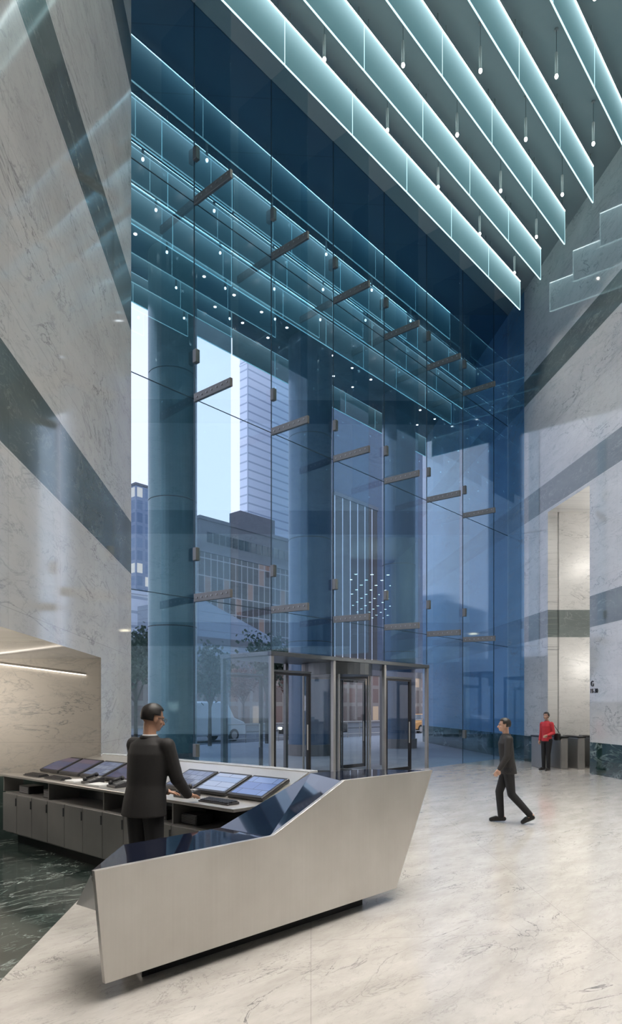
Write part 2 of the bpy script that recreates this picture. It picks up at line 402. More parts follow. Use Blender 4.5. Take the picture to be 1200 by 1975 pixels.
for i, v in enumerate((13.05, 14.2, 15.35, 18.3)):
    for side in (0, 1):
        loc = (22.6+.92*(v-10.56)*.95-13.26*side, v, 14.73)
        lab = 'dimmer teal glass fin under the outside soffit, %s row beyond the window, %s run' % (ORD[i], ('right', 'left')[side])
        if outp is None:
            outp = dup(proto, loc, label=lab); outp['group'] = 'glass fins under the outside soffit'
            for ch in outp.children:
                for pre, mt in (('glass_panel', 'finout'), ('led_strip', 'ledout'), ('edge_strip', 'finedgeout'), ('clip', 'finedgeout')):
                    if ch.name.startswith(pre): ch.data = ch.data.copy(); ch.data.materials[0] = M[mt]
        else: dup(outp, loc, label=lab)
pp = None
ld = bpy.data.lights.new('pendant_spot', 'SPOT'); ld.energy = 285; ld.color = (1, .94, .87); ld.spot_size = 1.4; ld.spot_blend = .7; ld.shadow_soft_size = .04
for i in range(12):
    v = FV[i]-.56
    for j in range(6):
        u = fend(v)-1.1-2.2*j
        lab = 'slim pendant downlight, %s from the right wall in the %s row from the window' % (ORD[j], ORD[i])
        if pp is None:
            pp = thing('pendant_light', lab, 'pendant light', (0, 0, 0), 'pendant downlights between the ceiling fins')
            MB().tube((0, 0, .52), (0, 0, CZ-14.87), .005, 6).build('cord', 'dsteel', pp)
            MB().tube((0, 0, CZ-14.87-.03), (0, 0, CZ-14.87), .04, 12).build('ceiling_cap', 'steel2', pp)
            MB().tube((0, 0, .06), (0, 0, .52), .030, 14).build('tube', 'steel', pp, smooth=False)
            MB().ball((0, 0, .03), (.036, .036, .048), 12, 8).build('lens', 'warm', pp, smooth=True)
            pp.location = (u, v, 14.87)
        else: dup(pp, (u, v, 14.87), label=lab)
        lo = bpy.data.objects.new('spot_lamp', ld); C.objects.link(lo); lo.location = (u, v, 14.80)
def downlight(grp, k=1.0):
    r = thing('recessed_downlight', '', 'ceiling light', (0, 0, 0), grp)
    MB().tube((0, 0, -.012), (0, 0, 0), .08*k, 14).build('trim_ring', 'steel2', r)
    MB().tube((0, 0, -.018), (0, 0, -.0125), .05*k, 12).build('lens', 'warm', r); return r
d0 = downlight('added light dots under the outside soffit, imitating reflections'); n = 0
SV = (13.6, 14.8, 16.0, 17.0, 18.0, 18.8)  # added light dots, thicken the pendant reflections in the window
for a in range(16):
    for b in range(6):
        uu = 8.6+1.3*a
        if 2 <= b <= 4 and any(abs(uu-cu) < 1.0 for cu in (12.55, 19.0, 25.0)): continue
        o = d0 if n == 0 else dup(d0); n += 1
        o.location = (uu, SV[b], CZ-.001)
        o['label'] = 'added soffit light dot imitating a reflected pendant, %s from the left in %s row beyond the window' % (ORD[a], ORD[b])
d1 = downlight('small downlights in the elevator hall', 1.5); n = 0
for a in range(14):
    for b in range(12):
        o = d1 if n == 0 else dup(d1); n += 1
        o.location = wsz(18+.75*a, 14+1.3*b, 7.899)
        o['label'] = 'small downlight in the elevator hall ceiling, seen only as a reflected dot'
# ---------------------------------------------------------------- vestibule
U1, U4 = mull(1), mull(4); V1 = 12.2
ve = thing('entrance_vestibule', 'steel framed glass entrance vestibule set into the base of the tall window', 'vestibule', (U1, GV, 0))
MB().box(U1-.06, U4+.06, GV-.06, V1+.06, 2.97, 3.07).build('header_roof', 'dsteel', ve, bevel=.01)
for u in (U1, mull(2), mull(3), U4):
    for v in (GV, V1):
        MB().box(u-.045, u+.045, v-.045, v+.045, 0, 2.97).build('post', 'steel2' if v < 11 else 'dsteel', ve, bevel=.006)
for u in (U1, U4):
    MB().quad((u, GV+.08, .05), (u, V1-.08, .05), (u, V1-.08, 2.97), (u, GV+.08, 2.97)).build('side_glass', 'doorg', ve)
for k in (1, 3):
    u0 = mull(k)+1.32; u1 = mull(k+1)-.06
    for v in (GV, V1):
        MB().quad((u0, v, .05), (u1, v, .05), (u1, v, 2.97), (u0, v, 2.97)).build('side_light', 'doorg', ve)
        MB().box(mull(k)+.06, mull(k)+1.32, v-.03, v+.03, 2.62, 2.66).build('transom', 'dsteel', ve)
n = 0
for k in (1, 3):
    for v in (GV, V1):
        n += 1
        d = bpy.data.objects.new('door_%d' % n, None); C.objects.link(d); d['kind'] = 'structure'; u0 = mull(k)+.08; u1 = mull(k)+1.3
        d.location = (u0, v, 0); ORG[d.name] = Vector(d.location)
        mm = MB(); mm.box(u0, u0+.04, v-.03, v+.03, .02, 2.61).box(u1-.09, u1, v-.03, v+.03, .02, 2.61).box(u0+.04, u1-.09, v-.03, v+.03, .02, .12).box(u0+.04, u1-.09, v-.03, v+.03, 2.55, 2.61)
        mm.build('door_frame', 'black', d)
        MB().quad((u0+.04, v, .12), (u1-.09, v, .12), (u1-.09, v, 2.55), (u0+.04, v, 2.55)).build('door_glass', 'doorg', d)
        MB().tube((u1-.16, v-.07, .8), (u1-.16, v-.07, 1.4), .015).build('door_handle', 'steel', d)
rc = Vector((mull(2)+P/2, GV+.78, 0)); R = .9
rd = thing('revolving_door', 'round revolving door with glass wings in the middle of the vestibule', 'revolving door', rc)
MB().loft([(rc.x, rc.y, 2.66, R+.05, R+.05), (rc.x, rc.y, 2.96, R+.05, R+.05)], 32).build('canopy', 'dsteel', rd)
for sgn in (0, math.pi):
    g = MB(); fr = MB()
    for i in range(10):
        a0 = sgn-.75+1.5*i/10; a1 = sgn-.75+1.5*(i+1)/10
        p0 = rc+Vector((math.cos(a0)*R, math.sin(a0)*R, 0)); p1 = rc+Vector((math.cos(a1)*R, math.sin(a1)*R, 0))
        g.quad(p0+Vector((0, 0, .1)), p1+Vector((0, 0, .1)), p1+Vector((0, 0, 2.66)), p0+Vector((0, 0, 2.66)))
        fr.tube(p0+Vector((0, 0, .05)), p1+Vector((0, 0, .05)), .05, 6)
    w_ = g.build('drum_wall', 'doorg', rd)
    fr.build('bottom_rail', 'steel2', rd)
    for a in (sgn-.75, sgn+.75):
        p = rc+Vector((math.cos(a)*R, math.sin(a)*R, 0)); MB().tube(p, p+Vector((0, 0, 2.66)), .03, 8).build('jamb', 'steel2', rd)
MB().tube(rc+Vector((0, 0, .01)), rc+Vector((0, 0, 2.66)), .03, 12).build('centre_post', 'steel2', rd)
for i in range(4):
    a = .5+i*math.pi/2; d = Vector((math.cos(a), math.sin(a), 0)); nn = Vector((-d.y, d.x, 0))*.02
    m = MB()
    def bar(r0, r1, z0, z1): m.hexa([rc+d*r0-nn+Vector((0, 0, z0)), rc+d*r1-nn+Vector((0, 0, z0)), rc+d*r1+nn+Vector((0, 0, z0)), rc+d*r0+nn+Vector((0, 0, z0))], [rc+d*r0-nn+Vector((0, 0, z1)), rc+d*r1-nn+Vector((0, 0, z1)), rc+d*r1+nn+Vector((0, 0, z1)), rc+d*r0+nn+Vector((0, 0, z1))])
    bar(.04, .85, .03, .11); bar(.04, .85, 2.57, 2.63); bar(.81, .85, .11, 2.57); bar(.04, .08, .11, 2.57)
    wg = m.build('wing', 'dsteel', rd)
    MB().quad(rc+d*.08+Vector((0, 0, .11)), rc+d*.81+Vector((0, 0, .11)), rc+d*.81+Vector((0, 0, 2.57)), rc+d*.08+Vector((0, 0, 2.57))).build('wing_glass', 'doorg', wg)
# ---------------------------------------------------------------- outside columns
for i, u in enumerate((12.55, 19.0, 25.0)):
    c = thing('round_column', ['round teal metal clad column just right of the left marble wall', 'round clad column behind the middle of the window', 'round clad column farthest right outside the window'][i], 'column', (u, 17, 0), 'round columns outside the window')
    hs = [0, .4, 4.3, 8.2, 12.1, CZ]; rr_ = (.75, .84, .75)[i]
    for a, b in zip(hs[1:-1], hs[2:]):
        MB().loft([(u, 17, a+.01, rr_, rr_), (u, 17, b-.02, rr_, rr_)], 48).build('cladding', 'columnb' if i else 'column', c, smooth=False)
        MB().loft([(u, 17, b-.02, rr_-.02, rr_-.02), (u, 17, b+.01 if b < CZ else CZ, rr_-.02, rr_-.02)], 40).build('joint_ring', 'black', c)
    MB().loft([(u, 17, -.01, rr_+.07, rr_+.07), (u, 17, .41, rr_+.07, rr_+.07)], 40).build('base', 'dsteel', c)
# ---------------------------------------------------------------- reception desk
def w3(w, s, z): return wsz(w, s, z)
dk = thing('reception_desk', 'angular brushed steel reception desk with black glass top in the foreground', 'reception desk', wsz(5.0, -.6, 0))
back = wsz(.692, -.722, 0)
t0, t1, t2, t3 = w3(3.973, -1.30, .82), w3(5.03, -.288, .827), w3(5.63, .287, 1.183), w3(6.6, 1.215, 1.18)
a0, a1 = w3(4.025, -1.251, .12), w3(6.165, .797, .12)
MB().extr([t0, t1, t2, t3, a1, a0], back*.035).build('front_panel', 'steel', dk, bevel=.003)
bk0, bk1, bh, bh2 = w3(4.758, -1.349, .815), w3(5.441, -.746, .815), w3(6.33, 0, 1.175), w3(6.74, .56, 1.175)
def dn(p, z=.0): return Vector((p.x, p.y, p.z+z))
e = .037
MB().extr([dn(t0+back*e, -.006), dn(t1+back*e, -.012), bk1, bk0], (0, 0, -.03)).build('low_top', 'blackglass', dk)
MB().extr([dn(t1+back*e, -.012), dn(t2+back*e, -.008), bh, bk1], (0, 0, -.03)).build('sloping_top', 'blackglass', dk)
MB().extr([dn(t2+back*e, -.008), dn(t3+back*e, -.005), bh2, bh], (0, 0, -.03)).build('high_top', 'blackglass', dk)
m = MB()
m.hexa([w3(4.3, -1.2, .13), w3(5.25, -.30, .13), w3(5.5, -.62, .13), w3(4.8, -1.35, .13)], [dn(t0+back*.04, -.05), dn(t1+back*.04, -.05), dn(bk1, -.04), dn(bk0, -.04)])
m.hexa([w3(5.25, -.30, .13), w3(6.1, .50, .13), w3(6.3, .25, .13), w3(5.5, -.62, .13)], [dn(t1+back*.04, -.05), dn(t2+back*.04, -.05), dn(bh, -.04), dn(bk1, -.04)])
m.hexa([w3(5.7, .15, .13), w3(6.1, .50, .13), w3(6.3, .25, .13), w3(6.0, .0, .13)], [dn(t2+back*.04, -.05), w3(6.4, .95, 1.12), w3(6.6, .5, 1.12), dn(bh, -.04)])
m.build('body', 'steel2', dk)
MB().add([dn(t0+back*.036, -.02), dn(bk0, -.03), w3(4.85, -1.72, .36), w3(4.12, -1.215, .50)], [(0, 1, 2), (0, 2, 3)]).build('end_facet', 'dsteel', dk)
MB().prism([ws(4.42, -1.13), ws(6.05, .47), ws(6.22, .26), ws(4.82, -1.30)], 0.0, .13).build('plinth', 'black', dk)
# ---------------------------------------------------------------- security console
cs = thing('security_console', 'long steel security console with tilted deck and row of cabinet doors behind the guard', 'console', (3.87, 6.6, 0))
def vend(u): return 8.05+(4.9-u)*.98
V0 = 4.32; TH = math.atan2(.25, .60)
MB().prism([(3.83, V0), (4.20, V0), (4.20, vend(4.2)), (3.83, vend(3.83))], .89, .92).build('worktop', 'steel', cs, bevel=.004)
MB().hexa([(4.20, V0, .89), (4.80, V0, 1.14), (4.80, vend(4.8), 1.14), (4.20, vend(4.2), .89)], [(4.20, V0, .92), (4.80, V0, 1.17), (4.80, vend(4.8), 1.17), (4.20, vend(4.2), .92)]).build('tilted_deck', 'steel', cs)
MB().prism([(4.80, V0), (4.94, V0), (4.94, vend(4.94)), (4.80, vend(4.80))], 1.15, 1.18).build('ledge', 'white', cs, bevel=.004)
MB().prism([(4.86, V0), (4.89, V0), (4.89, vend(4.9)), (4.86, vend(4.9))], 0, 1.15).build('back_panel', 'steel', cs)
MB().prism([(3.90, V0), (4.86, V0), (4.86, vend(4.9)), (3.90, vend(3.95))], .14, .68).build('carcass', 'steel2', cs)
MB().prism([(4.0, V0+.05), (4.8, V0+.05), (4.8, vend(4.95)), (4.0, vend(4.1))], 0, .14).build('toe_kick', 'black', cs)
MB().prism([(4.28, V0), (4.31, V0), (4.31, vend(4.4)), (4.28, vend(4.4))], .68, .88).build('shelf_back', 'dsteel', cs)
vv = 9.0; i = 0
while vv > 4.6:
    d = MB().box(3.872, 3.90, vv-.405, vv, .16, .665).build('door', 'steel2', cs, bevel=.004)
    MB().box(3.862, 3.872, vv-.40, vv-.385, .52, .62).build('door_pull', 'dsteel', d)
    if i % 3 == 0: MB().box(3.88, 4.28, vv-.02, vv, .68, .88).build('divider', 'steel2', cs)
    vv -= .415; i += 1
def make_monitor():
    r = thing('monitor', '', 'monitor', (0, 0, 0), 'flat monitors on the tilted console deck')
    MB().box(0, .40, -.245, .245, .004, .04).build('frame', 'plastic', r, bevel=.008)
    MB().box(.035, .365, -.212, .212, .0405, .042).build('screen', 'scrB', r)
    MB().box(.10, .30, -.12, .12, 0, .004).build('mount', 'dsteel', r)
    return r
mon = make_monitor()
mons = [(4.62, 'blue lit monitor on the console nearest the high end of the steel desk', 'scrB'), (5.14, 'pale lit monitor in the middle of the three right of the guard', 'scrW'), (5.66, 'monitor with a grid of camera views in front of the guard\'s hand', 'scrC'), (6.85, 'dim monitor just left of the guard\'s back', 'scrD'), (7.38, 'dim monitor with small tiled views behind the white papers', 'scrC'), (7.92, 'dim monitor near the left end of the console, second from the niche', 'scrD'), (8.44, 'dim monitor at the far left end of the console', 'scrD')]
for i, (v, l, mt) in enumerate(mons):
    o = mon if i == 0 else dup(mon)
    o.location = (4.235, v, .935+.0); o.rotation_euler = (0, -TH, 0); o['label'] = l
    if i > 0:
        for ch in o.children:
            if ch.name.startswith('screen'): ch.data = ch.data.copy(); ch.data.materials[0] = M[mt]
def make_phone():
    r = thing('desk_telephone', '', 'telephone', (0, 0, 0), 'telephones on the console')
    MB().hexa([(-.10, -.09, 0), (.10, -.09, 0), (.10, .09, 0), (-.10, .09, 0)], [(-.10, -.09, .025), (.10, -.09, .07), (.10, .09, .07), (-.10, .09, .025)]).build('base', 'plastic', r, bevel=.005)
    hs = MB().cap((-.07, .055, .06), (.08, .055, .10), .016); hs.ball((-.07, .055, .048), .026); hs.ball((.08, .055, .088), .026); hs.build('handset', 'plastic', r, smooth=True)
    kp = MB()
    for a in range(4):
        for b in range(3): kp.box(-.07+a*.025, -.052+a*.025, -.065+b*.025, -.047+b*.025, .034+a*.0055, .041+a*.0055)
    kp.build('keypad', 'grey', r)
    MB().hexa([(.04, -.07, .058), (.08, -.07, .067), (.08, .02, .067), (.04, .02, .058)], [(.04, -.07, .062), (.08, -.07, .071), (.08, .02, .071), (.04, .02, .062)]).build('display', 'grey', r)
    return r
ph = make_phone()
for i, (u, v, l) in enumerate([(4.07, 5.28, 'black desk telephone right of the guard\'s hand'), (4.07, 6.5, 'black desk telephone on the console left behind the guard'), (4.07, 7.05, 'black desk telephone between two white paper stacks')]):
    o = ph if i == 0 else dup(ph); o.location = (u, v, .921); o['label'] = l
def make_kb():
    r = thing('keyboard', '', 'keyboard', (0, 0, 0), 'keyboards on the console')
    MB().hexa([(-.07, -.21, 0), (.07, -.21, 0), (.07, .21, 0), (-.07, .21, 0)], [(-.07, -.21, .012), (.07, -.21, .024), (.07, .21, .024), (-.07, .21, .012)]).build('base', 'plastic', r, bevel=.003)
    k = MB()
    for a in range(5):
        for b in range(14): k.box(-.058+a*.024, -.038+a*.024, -.2+b*.0285, -.176+b*.0285, .013+a*.0024, .024+a*.0024)
    k.build('keys', 'plastic', r); return r
kb = make_kb()
for i, (v, l) in enumerate([(4.72, 'black keyboard in front of the rightmost blue monitor'), (7.75, 'black keyboard between papers and dim monitor'), (8.32, 'black keyboard at the far left of the console')]):
    o = kb if i == 0 else dup(kb); o.location = (4.0, v, .921); o['label'] = l
for i, (u, v, a, l) in enumerate([(4.0, 6.79, .1, 'white paper stack left of the guard by a telephone'), (4.03, 7.33, -.1, 'white paper stack beside the keyboard, farther left of the guard')]):
    p = thing('paper_stack', l, 'paper', (u, v, .921), 'papers on the console', rz=a)
    MB().box(-.10, .10, -.13, .13, 0, .012).build('lower_sheets', 'paper', p); MB().box(-.095, .105, -.12, .14, .012, .016).build('top_sheet', 'paper', p)
ds = thing('alarm_display', 'small alarm panel with a red lit display on the console ledge', 'alarm panel', (4.86, 7.3, 1.181))
MB().hexa([(4.81, 7.1, 1.181), (4.93, 7.1, 1.181), (4.93, 7.5, 1.181), (4.81, 7.5, 1.181)], [(4.86, 7.1, 1.24), (4.93, 7.1, 1.24), (4.93, 7.5, 1.24), (4.86, 7.5, 1.24)]).build('case', 'plastic', ds)
MB().hexa([(4.816, 7.14, 1.195), (4.820, 7.14, 1.194), (4.820, 7.46, 1.194), (4.816, 7.46, 1.195)], [(4.846, 7.14, 1.232), (4.852, 7.14, 1.231), (4.852, 7.46, 1.231), (4.846, 7.46, 1.232)]).build('display', 'redlcd', ds)
for i, (v, sx, sy, l) in enumerate([(8.55, .2, .28, 'black equipment box in the open shelf at the console\'s left end'), (7.9, .22, .2, 'small black radio charger in the open shelf'), (5.6, .2, .3, 'dark ventilated box in the open shelf right of the guard'), (5.1, .2, .25, 'dark equipment box in the open shelf near the steel desk')]):
    e_ = thing('equipment_box', l, 'equipment', (4.05, v, .681), 'equipment in the open shelf')
    MB().box(4.05-sx/2, 4.05+sx/2, v-sy/2, v+sy/2, .681, .78).build('case', 'plastic', e_, bevel=.006)
    g = MB()
    for q in range(6): g.box(4.05-sx/2-.004, 4.05-sx/2, v-sy/2+.02, v+sy/2-.02, .695+q*.013, .701+q*.013)
    g.build('vent', 'grey', e_)
ls = thing('light_strip', 'thin glowing strip slanting across the niche back wall', 'light strip', wsz(9.03, -3.7, 2.3))
MB().hexa([wsz(9.04, -4.5, 2.42), wsz(9.04, -3.08, 2.24), wsz(9.068, -3.08, 2.24), wsz(9.068, -4.5, 2.42)], [wsz(9.04, -4.5, 2.435), wsz(9.04, -3.08, 2.252), wsz(9.068, -3.08, 2.252), wsz(9.068, -4.5, 2.435)]).build('diffuser', 'warmled', ls)
MB().hexa([wsz(9.04, -4.5, 2.436), wsz(9.04, -3.08, 2.253), wsz(9.068, -3.08, 2.253), wsz(9.068, -4.5, 2.436)], [wsz(9.04, -4.5, 2.446), wsz(9.04, -3.08, 2.263), wsz(9.068, -3.08, 2.263), wsz(9.068, -4.5, 2.446)]).build('housing', 'steel', ls)
# ---------------------------------------------------------------- turnstiles and sign
for i in range(4):
    w, s = 19.95, 6.93+.5*i
    l = ['steel security turnstile half hidden behind the woman in red', 'steel security turnstile just right of the woman in red', 'third steel security turnstile, inside the wall opening', 'steel security turnstile nearest the right jamb of the opening'][i]
    tt = thing('turnstile', l, 'turnstile', wsz(w, s, 0), 'turnstiles in the elevator passage', rz=math.radians(41.76))
    MB().box(-.55, .55, -.11, .11, 0, .92).build('cabinet', 'steel2', tt, bevel=.03)
    MB().box(-.57, .57, -.13, .13, .92, .96).build('top_cap', 'black', tt, bevel=.01)
    MB().box(-.02, .02, -.30, -.13, .25, .85).build('glass_wing', 'doorg', tt)
    MB().box(-.5, -.35, -.06, .06, .961, .975).build('card_reader', 'grey', tt)
def text(txt, size, w, z, label):
    cu = bpy.data.curves.new('t', 'FONT'); cu.body = txt; cu.size = size; cu.extrude = .008
    o = bpy.data.objects.new('t', cu); C.objects.link(o)
    dg = bpy.context.evaluated_depsgraph_get(); me = bpy.data.meshes.new_from_object(o.evaluated_get(dg)); bpy.data.objects.remove(o)
    me.materials.clear(); me.materials.append(M['black'])
    d = Vector((dR.x, dR.y, 0)); nrm = Vector((-dR.y, dR.x, 0))
    s = bpy.data.objects.new('floor_sign', me); C.objects.link(s)
    p = wsz(w, rw(w), z)+nrm*.012
    s.matrix_world = Matrix(((-d.x, 0, nrm.x, p.x), (-d.y, 0, nrm.y, p.y), (0, 1, 0, p.z), (0, 0, 0, 1)))
    tag(s, label, 'sign')
text('11-30', .17, 18.09, 2.20, 'black raised numbers 11-30 on the right marble wall')
text('G', .22, 18.06, 2.38, 'black raised symbol above the numbers on the right marble wall')
# ================================================================ PEOPLE
def hand(m, wr, d, nrm, side, curl=.35):
    d = d.normalized(); nrm = (nrm-nrm.dot(d)*d).normalized(); sd = d.cross(nrm)*side
    m.cap(wr, wr+d*.03, .026, .028)
    kn = []
    for i in range(4):
        off = (i-1.5)*.0225
        k = wr+d*(.088-.004*abs(i-1.2))-sd*off
        m.cap(wr+d*.015-sd*off*.6, k, .014, .0115, 8); kn.append(k)
    for i, L in enumerate((.072, .08, .074, .058)):
        c, s_ = math.cos(curl), math.sin(curl)
        d1 = d*c+nrm*s_; p1 = kn[i]+d1*L*.45
        c, s_ = math.cos(curl*2.2), math.sin(curl*2.2)
        d2 = d*c+nrm*s_; p2 = p1+d2*L*.3
        c, s_ = math.cos(curl*3), math.sin(curl*3)
        p3 = p2+(d*c+nrm*s_)*L*.25
        m.cap(kn[i], p1, .0095, .0085, 8).cap(p1, p2, .0085, .0078, 8).cap(p2, p3, .0078, .0065, 8)
    tb = wr+d*.025+sd*.025; t1_ = tb+(d*.7+sd*.7+nrm*.2).normalized()*.04; t2_ = t1_+(d*.9+sd*.25+nrm*.3).normalized()*.032
    m.cap(tb, t1_, .014, .011, 8).cap(t1_, t2_, .0105, .008, 8)
def person(label, loc, rz, scale, J, outfit, voxel=.007, pitch=0.0, yaw=0.0, glasses=False, hairlong=False, group=None):
    r = thing('person', label, 'person', (0, 0, 0), group)
    V = {k: Vector(v) for k, v in J.items() if isinstance(v, tuple)}
    m = MB()
    hc = V['head']; HM = (Matrix.Rotation(yaw, 3, 'Z') @ Matrix.Rotation(pitch, 3, 'X'))
    def H(x, y, z): return hc+HM @ Vector((x, y, z))
    m.ball(H(0, -.012, .025), (.076, .092, .092), 20, 14, HM)
    m.ball(H(0, .02, -.035), (.06, .068, .075), 18, 12, HM)
    m.ball(H(0, .055, -.075), (.034, .03, .028), 12, 8, HM)
    m.cap(H(0, .085, .0), H(0, .104, -.03), .008, .0135, 8)
    m.ball(H(0, .075, .022), (.05, .018, .012), 12, 8, HM)
    m.ball(H(0, .082, -.056), (.025, .012, .010), 10, 6, HM)
    for sx in (-1, 1):
        m.ball(H(sx*.077, -.008, -.01), (.010, .02, .032), 10, 8, HM)
        m.ball(H(sx*.036, .062, -.03), (.022, .02, .02), 10, 8, HM)
    m.cap(V['neck'], hc+HM @ Vector((0, -.02, -.05)), .056, .054, 14)
    tp, tc, tn = V['pelvis'], V['chest'], V['neck']
    wst = (tp+tc)*.5
    m.ball(tp, (.155, .11, .13), 18, 12); m.ball(wst, (.135, .1, .17), 18, 12); m.ball(tc, (.16, .11, .19), 18, 12)
    m.cap(tc+Vector((0, 0, .1)), tn, .08, .06)
    for S in 'LR':
        sg = -1 if S == 'L' else 1
        sh, el, wr = V['sh'+S], V['el'+S], V['wr'+S]
        m.cap(tn-Vector((0, 0, .04)), sh, .05, .05); m.cap(sh, el, .048, .036); m.cap(el, wr, .038, .025)
        hp, kn, an, to = V['hp'+S], V['kn'+S], V['an'+S], V['to'+S]
        m.cap(hp, kn, .085, .052); m.cap(kn, kn+(an-kn)*.35, .052, .052); m.cap(kn+(an-kn)*.35, an, .052, .034)
        m.cap(an+(an-to)*.25+Vector((0, 0, -.03)), to, .032, .026)
        hand(m, wr, V.get('hd'+S, (wr-el)), V.get('hn'+S, Vector((-sg, .2, 0))), J.get('ts'+S, 1), J.get('curl'+S, .35))
    b = m.build('body', outfit['skin'], r, smooth=True); remesh(b, voxel, 2)
    for sx in (-1, 1):
        MB().ball(H(sx*.031, .076, .003), (.013, .009, .008), 10, 8, HM).ball(H(sx*.031, .083, .003), (.005, .004, .005), 8, 6, HM).build('eye', 'eye', r, smooth=True)
        MB().cap(H(sx*.016, .089, .022), H(sx*.048, .078, .022), .0035, .003, 6).build('eyebrow', 'hair', r)
    MB().cap(H(-.02, .089, -.056), H(.02, .089, -.056), .004, .004, 6).build('mouth', 'lip', r, smooth=True)
    hm = MB(); hm.ball((0, 0, 0), (.084, .101, .098), 32, 22)
    hv = hm.v
    def ok(p):
        if p.y > .045 and p.z < .052: return False
        if p.z < (-.09 if hairlong else -.060) : return False
        if p.y > -.005 and p.z < -.012 and abs(p.x) > .03: return hairlong and p.y < .03
        return True
    fs = [f for f in hm.f if all(ok(hv[i]) for i in f)]
    h2 = MB(); h2.v = [hc+HM @ (p*(1.0+.02*math.sin(p.x*90)*math.cos(p.z*70))+Vector((0, -.012, .027))) for p in hv]; h2.f = fs
    ho = h2.build('hair', 'hair', r, smooth=True)
    so = ho.modifiers.new('thick', 'SOLIDIFY'); so.thickness = .012; so.offset = 0
    j = MB(); hz = outfit.get('hem', .86)
    x0, y0 = tp.x, tp.y; x1, y1 = tc.x, tc.y; sw = outfit.get('sw', 1.0)
    def lp(z): f = (z-tp.z)/(tc.z-tp.z); return x0+(x1-x0)*f, y0+(y1-y0)*f
    j.loft([(*lp(z), z, rx*sw, ry*sw) for z, rx, ry in ((hz, .195, .15), (.97, .186, .142), (1.10, .170, .128), (1.22, .182, .132), (1.36, .194, .132))]+[(tn.x*.5+x1*.5, tn.y*.5+y1*.5-.005, 1.44, .172*sw, .105), (tn.x, tn.y, 1.505, .080, .073)], 28)
    for S in 'LR':
        sh, el, wr = V['sh'+S], V['el'+S], V['wr'+S]
        j.cap(sh, el, .070, .058); j.cap(el, wr+(el-wr)*.06, .058, .044)
        j.cap(tn-Vector((0, 0, .07)), sh, .065, .066)
    jo = j.build('jacket', outfit['jacket'], r, smooth=True); remesh(jo, .009, 2)
    cl = MB(); cl.loft([(tn.x, tn.y+.0, 1.49, .070, .066), (tn.x, tn.y+.005, 1.524, .063, .061)], 20); cl.build('collar', outfit['collar'], r, smooth=True)
    MB().loft([(tn.x, tn.y-.006, 1.485, .088, .082), (tn.x, tn.y-.004, 1.514, .076, .072)], 24).build('jacket_collar', outfit['jacket'], r, smooth=True)
    for S in 'LR':
        el, wr = V['el'+S], V['wr'+S]; MB().tube(wr+(el-wr)*.08, wr-(el-wr).normalized()*-.002, .034, 14).build('shirt_cuff', outfit['collar'], r, smooth=True)
    q = MB(); q.loft([(tp.x, tp.y, .86, .165, .12), (tp.x, tp.y, .95, .165, .122), (tp.x, tp.y, 1.06, .15, .112)], 24)
    for S in 'LR':
        hp, kn, an = V['hp'+S], V['kn'+S], V['an'+S]
        q.cap(hp, kn, .098, .070); q.cap(kn, an+(kn-an)*.05, .070, .056)
    qo = q.build('trousers', 'trouser', r, smooth=True); remesh(qo, .010, 3)
    for S in 'LR':
        an, to = V['an'+S], V['to'+S]; d = (to-an)
        hl = an+Vector((d.x, d.y, 0))*-.28; hl.z = an.z-.035
        sb = MB(); sb.cap(hl, to, .040, .034).cap(an, hl, .042, .04).cap((an+to)*.5, to, .042, .036)
        so_ = sb.build('shoe', 'shoe', r, smooth=True); remesh(so_, .009, 2)
    if glasses:
        g = MB()
        for sx in (-1, 1):
            for q_ in range(12):
                a = 2*math.pi*q_/12; b_ = 2*math.pi*(q_+1)/12
                g.tube(H(sx*.033+.024*math.cos(a), .102, .002+.017*math.sin(a)), H(sx*.033+.024*math.cos(b_), .102, .002+.017*math.sin(b_)), .0018, 5)
            g.tube(H(sx*.057, .102, .006), H(sx*.082, -.01, .004), .002, 5)
        g.tube(H(-.009, .102, .004), H(.009, .102, .004), .002, 5)
        g.build('glasses', 'plastic', r)
    r.location = loc; r.rotation_euler = (0, 0, rz); r.scale = (scale,)*3
    return r
base = dict(pelvis=(0, 0, .97), chest=(0, .01, 1.30), neck=(0, 0, 1.50), head=(0, .03, 1.665),
            shL=(-.185, 0, 1.43), shR=(.185, 0, 1.43), elL=(-.235, -.03, 1.14), elR=(.235, -.03, 1.14), wrL=(-.24, .06, .90), wrR=(.24, .06, .90),
            hpL=(-.09, 0, .92), hpR=(.09, 0, .92), knL=(-.10, .02, .50), knR=(.10, .02, .50), anL=(-.11, 0, .085), anR=(.11, 0, .085), toL=(-.13, .17, .035), toR=(.13, .17, .035))
J = dict(base)
J.update(chest=(0, .04, 1.30), neck=(0, .055, 1.50), head=(0, .10, 1.66), shR=(.195, .06, 1.43), shL=(-.195, .07, 1.43),
         elR=(.24, .13, 1.15), wrR=(.13, .40, .975), elL=(-.23, .15, 1.15), wrL=(-.14, .40, .985),
         hdR=(-.08, 1, -.20), hnR=(0, 0, -1), hdL=(.1, 1, -.18), hnL=(0, 0, -1), tsR=1, tsL=-1, curlR=.16, curlL=.16)
gp = wsz(5.78, -1.45, 0)
person('man in charcoal suit and glasses standing behind the steel desk, hand on the console', gp, math.radians(-79), 1.84/1.79, J,
       dict(skin='skin', jacket='suit', collar='shirt', hem=.84, sw=1.08), voxel=.0055, pitch=-.22, yaw=-.40, glasses=True)
J = dict(base)
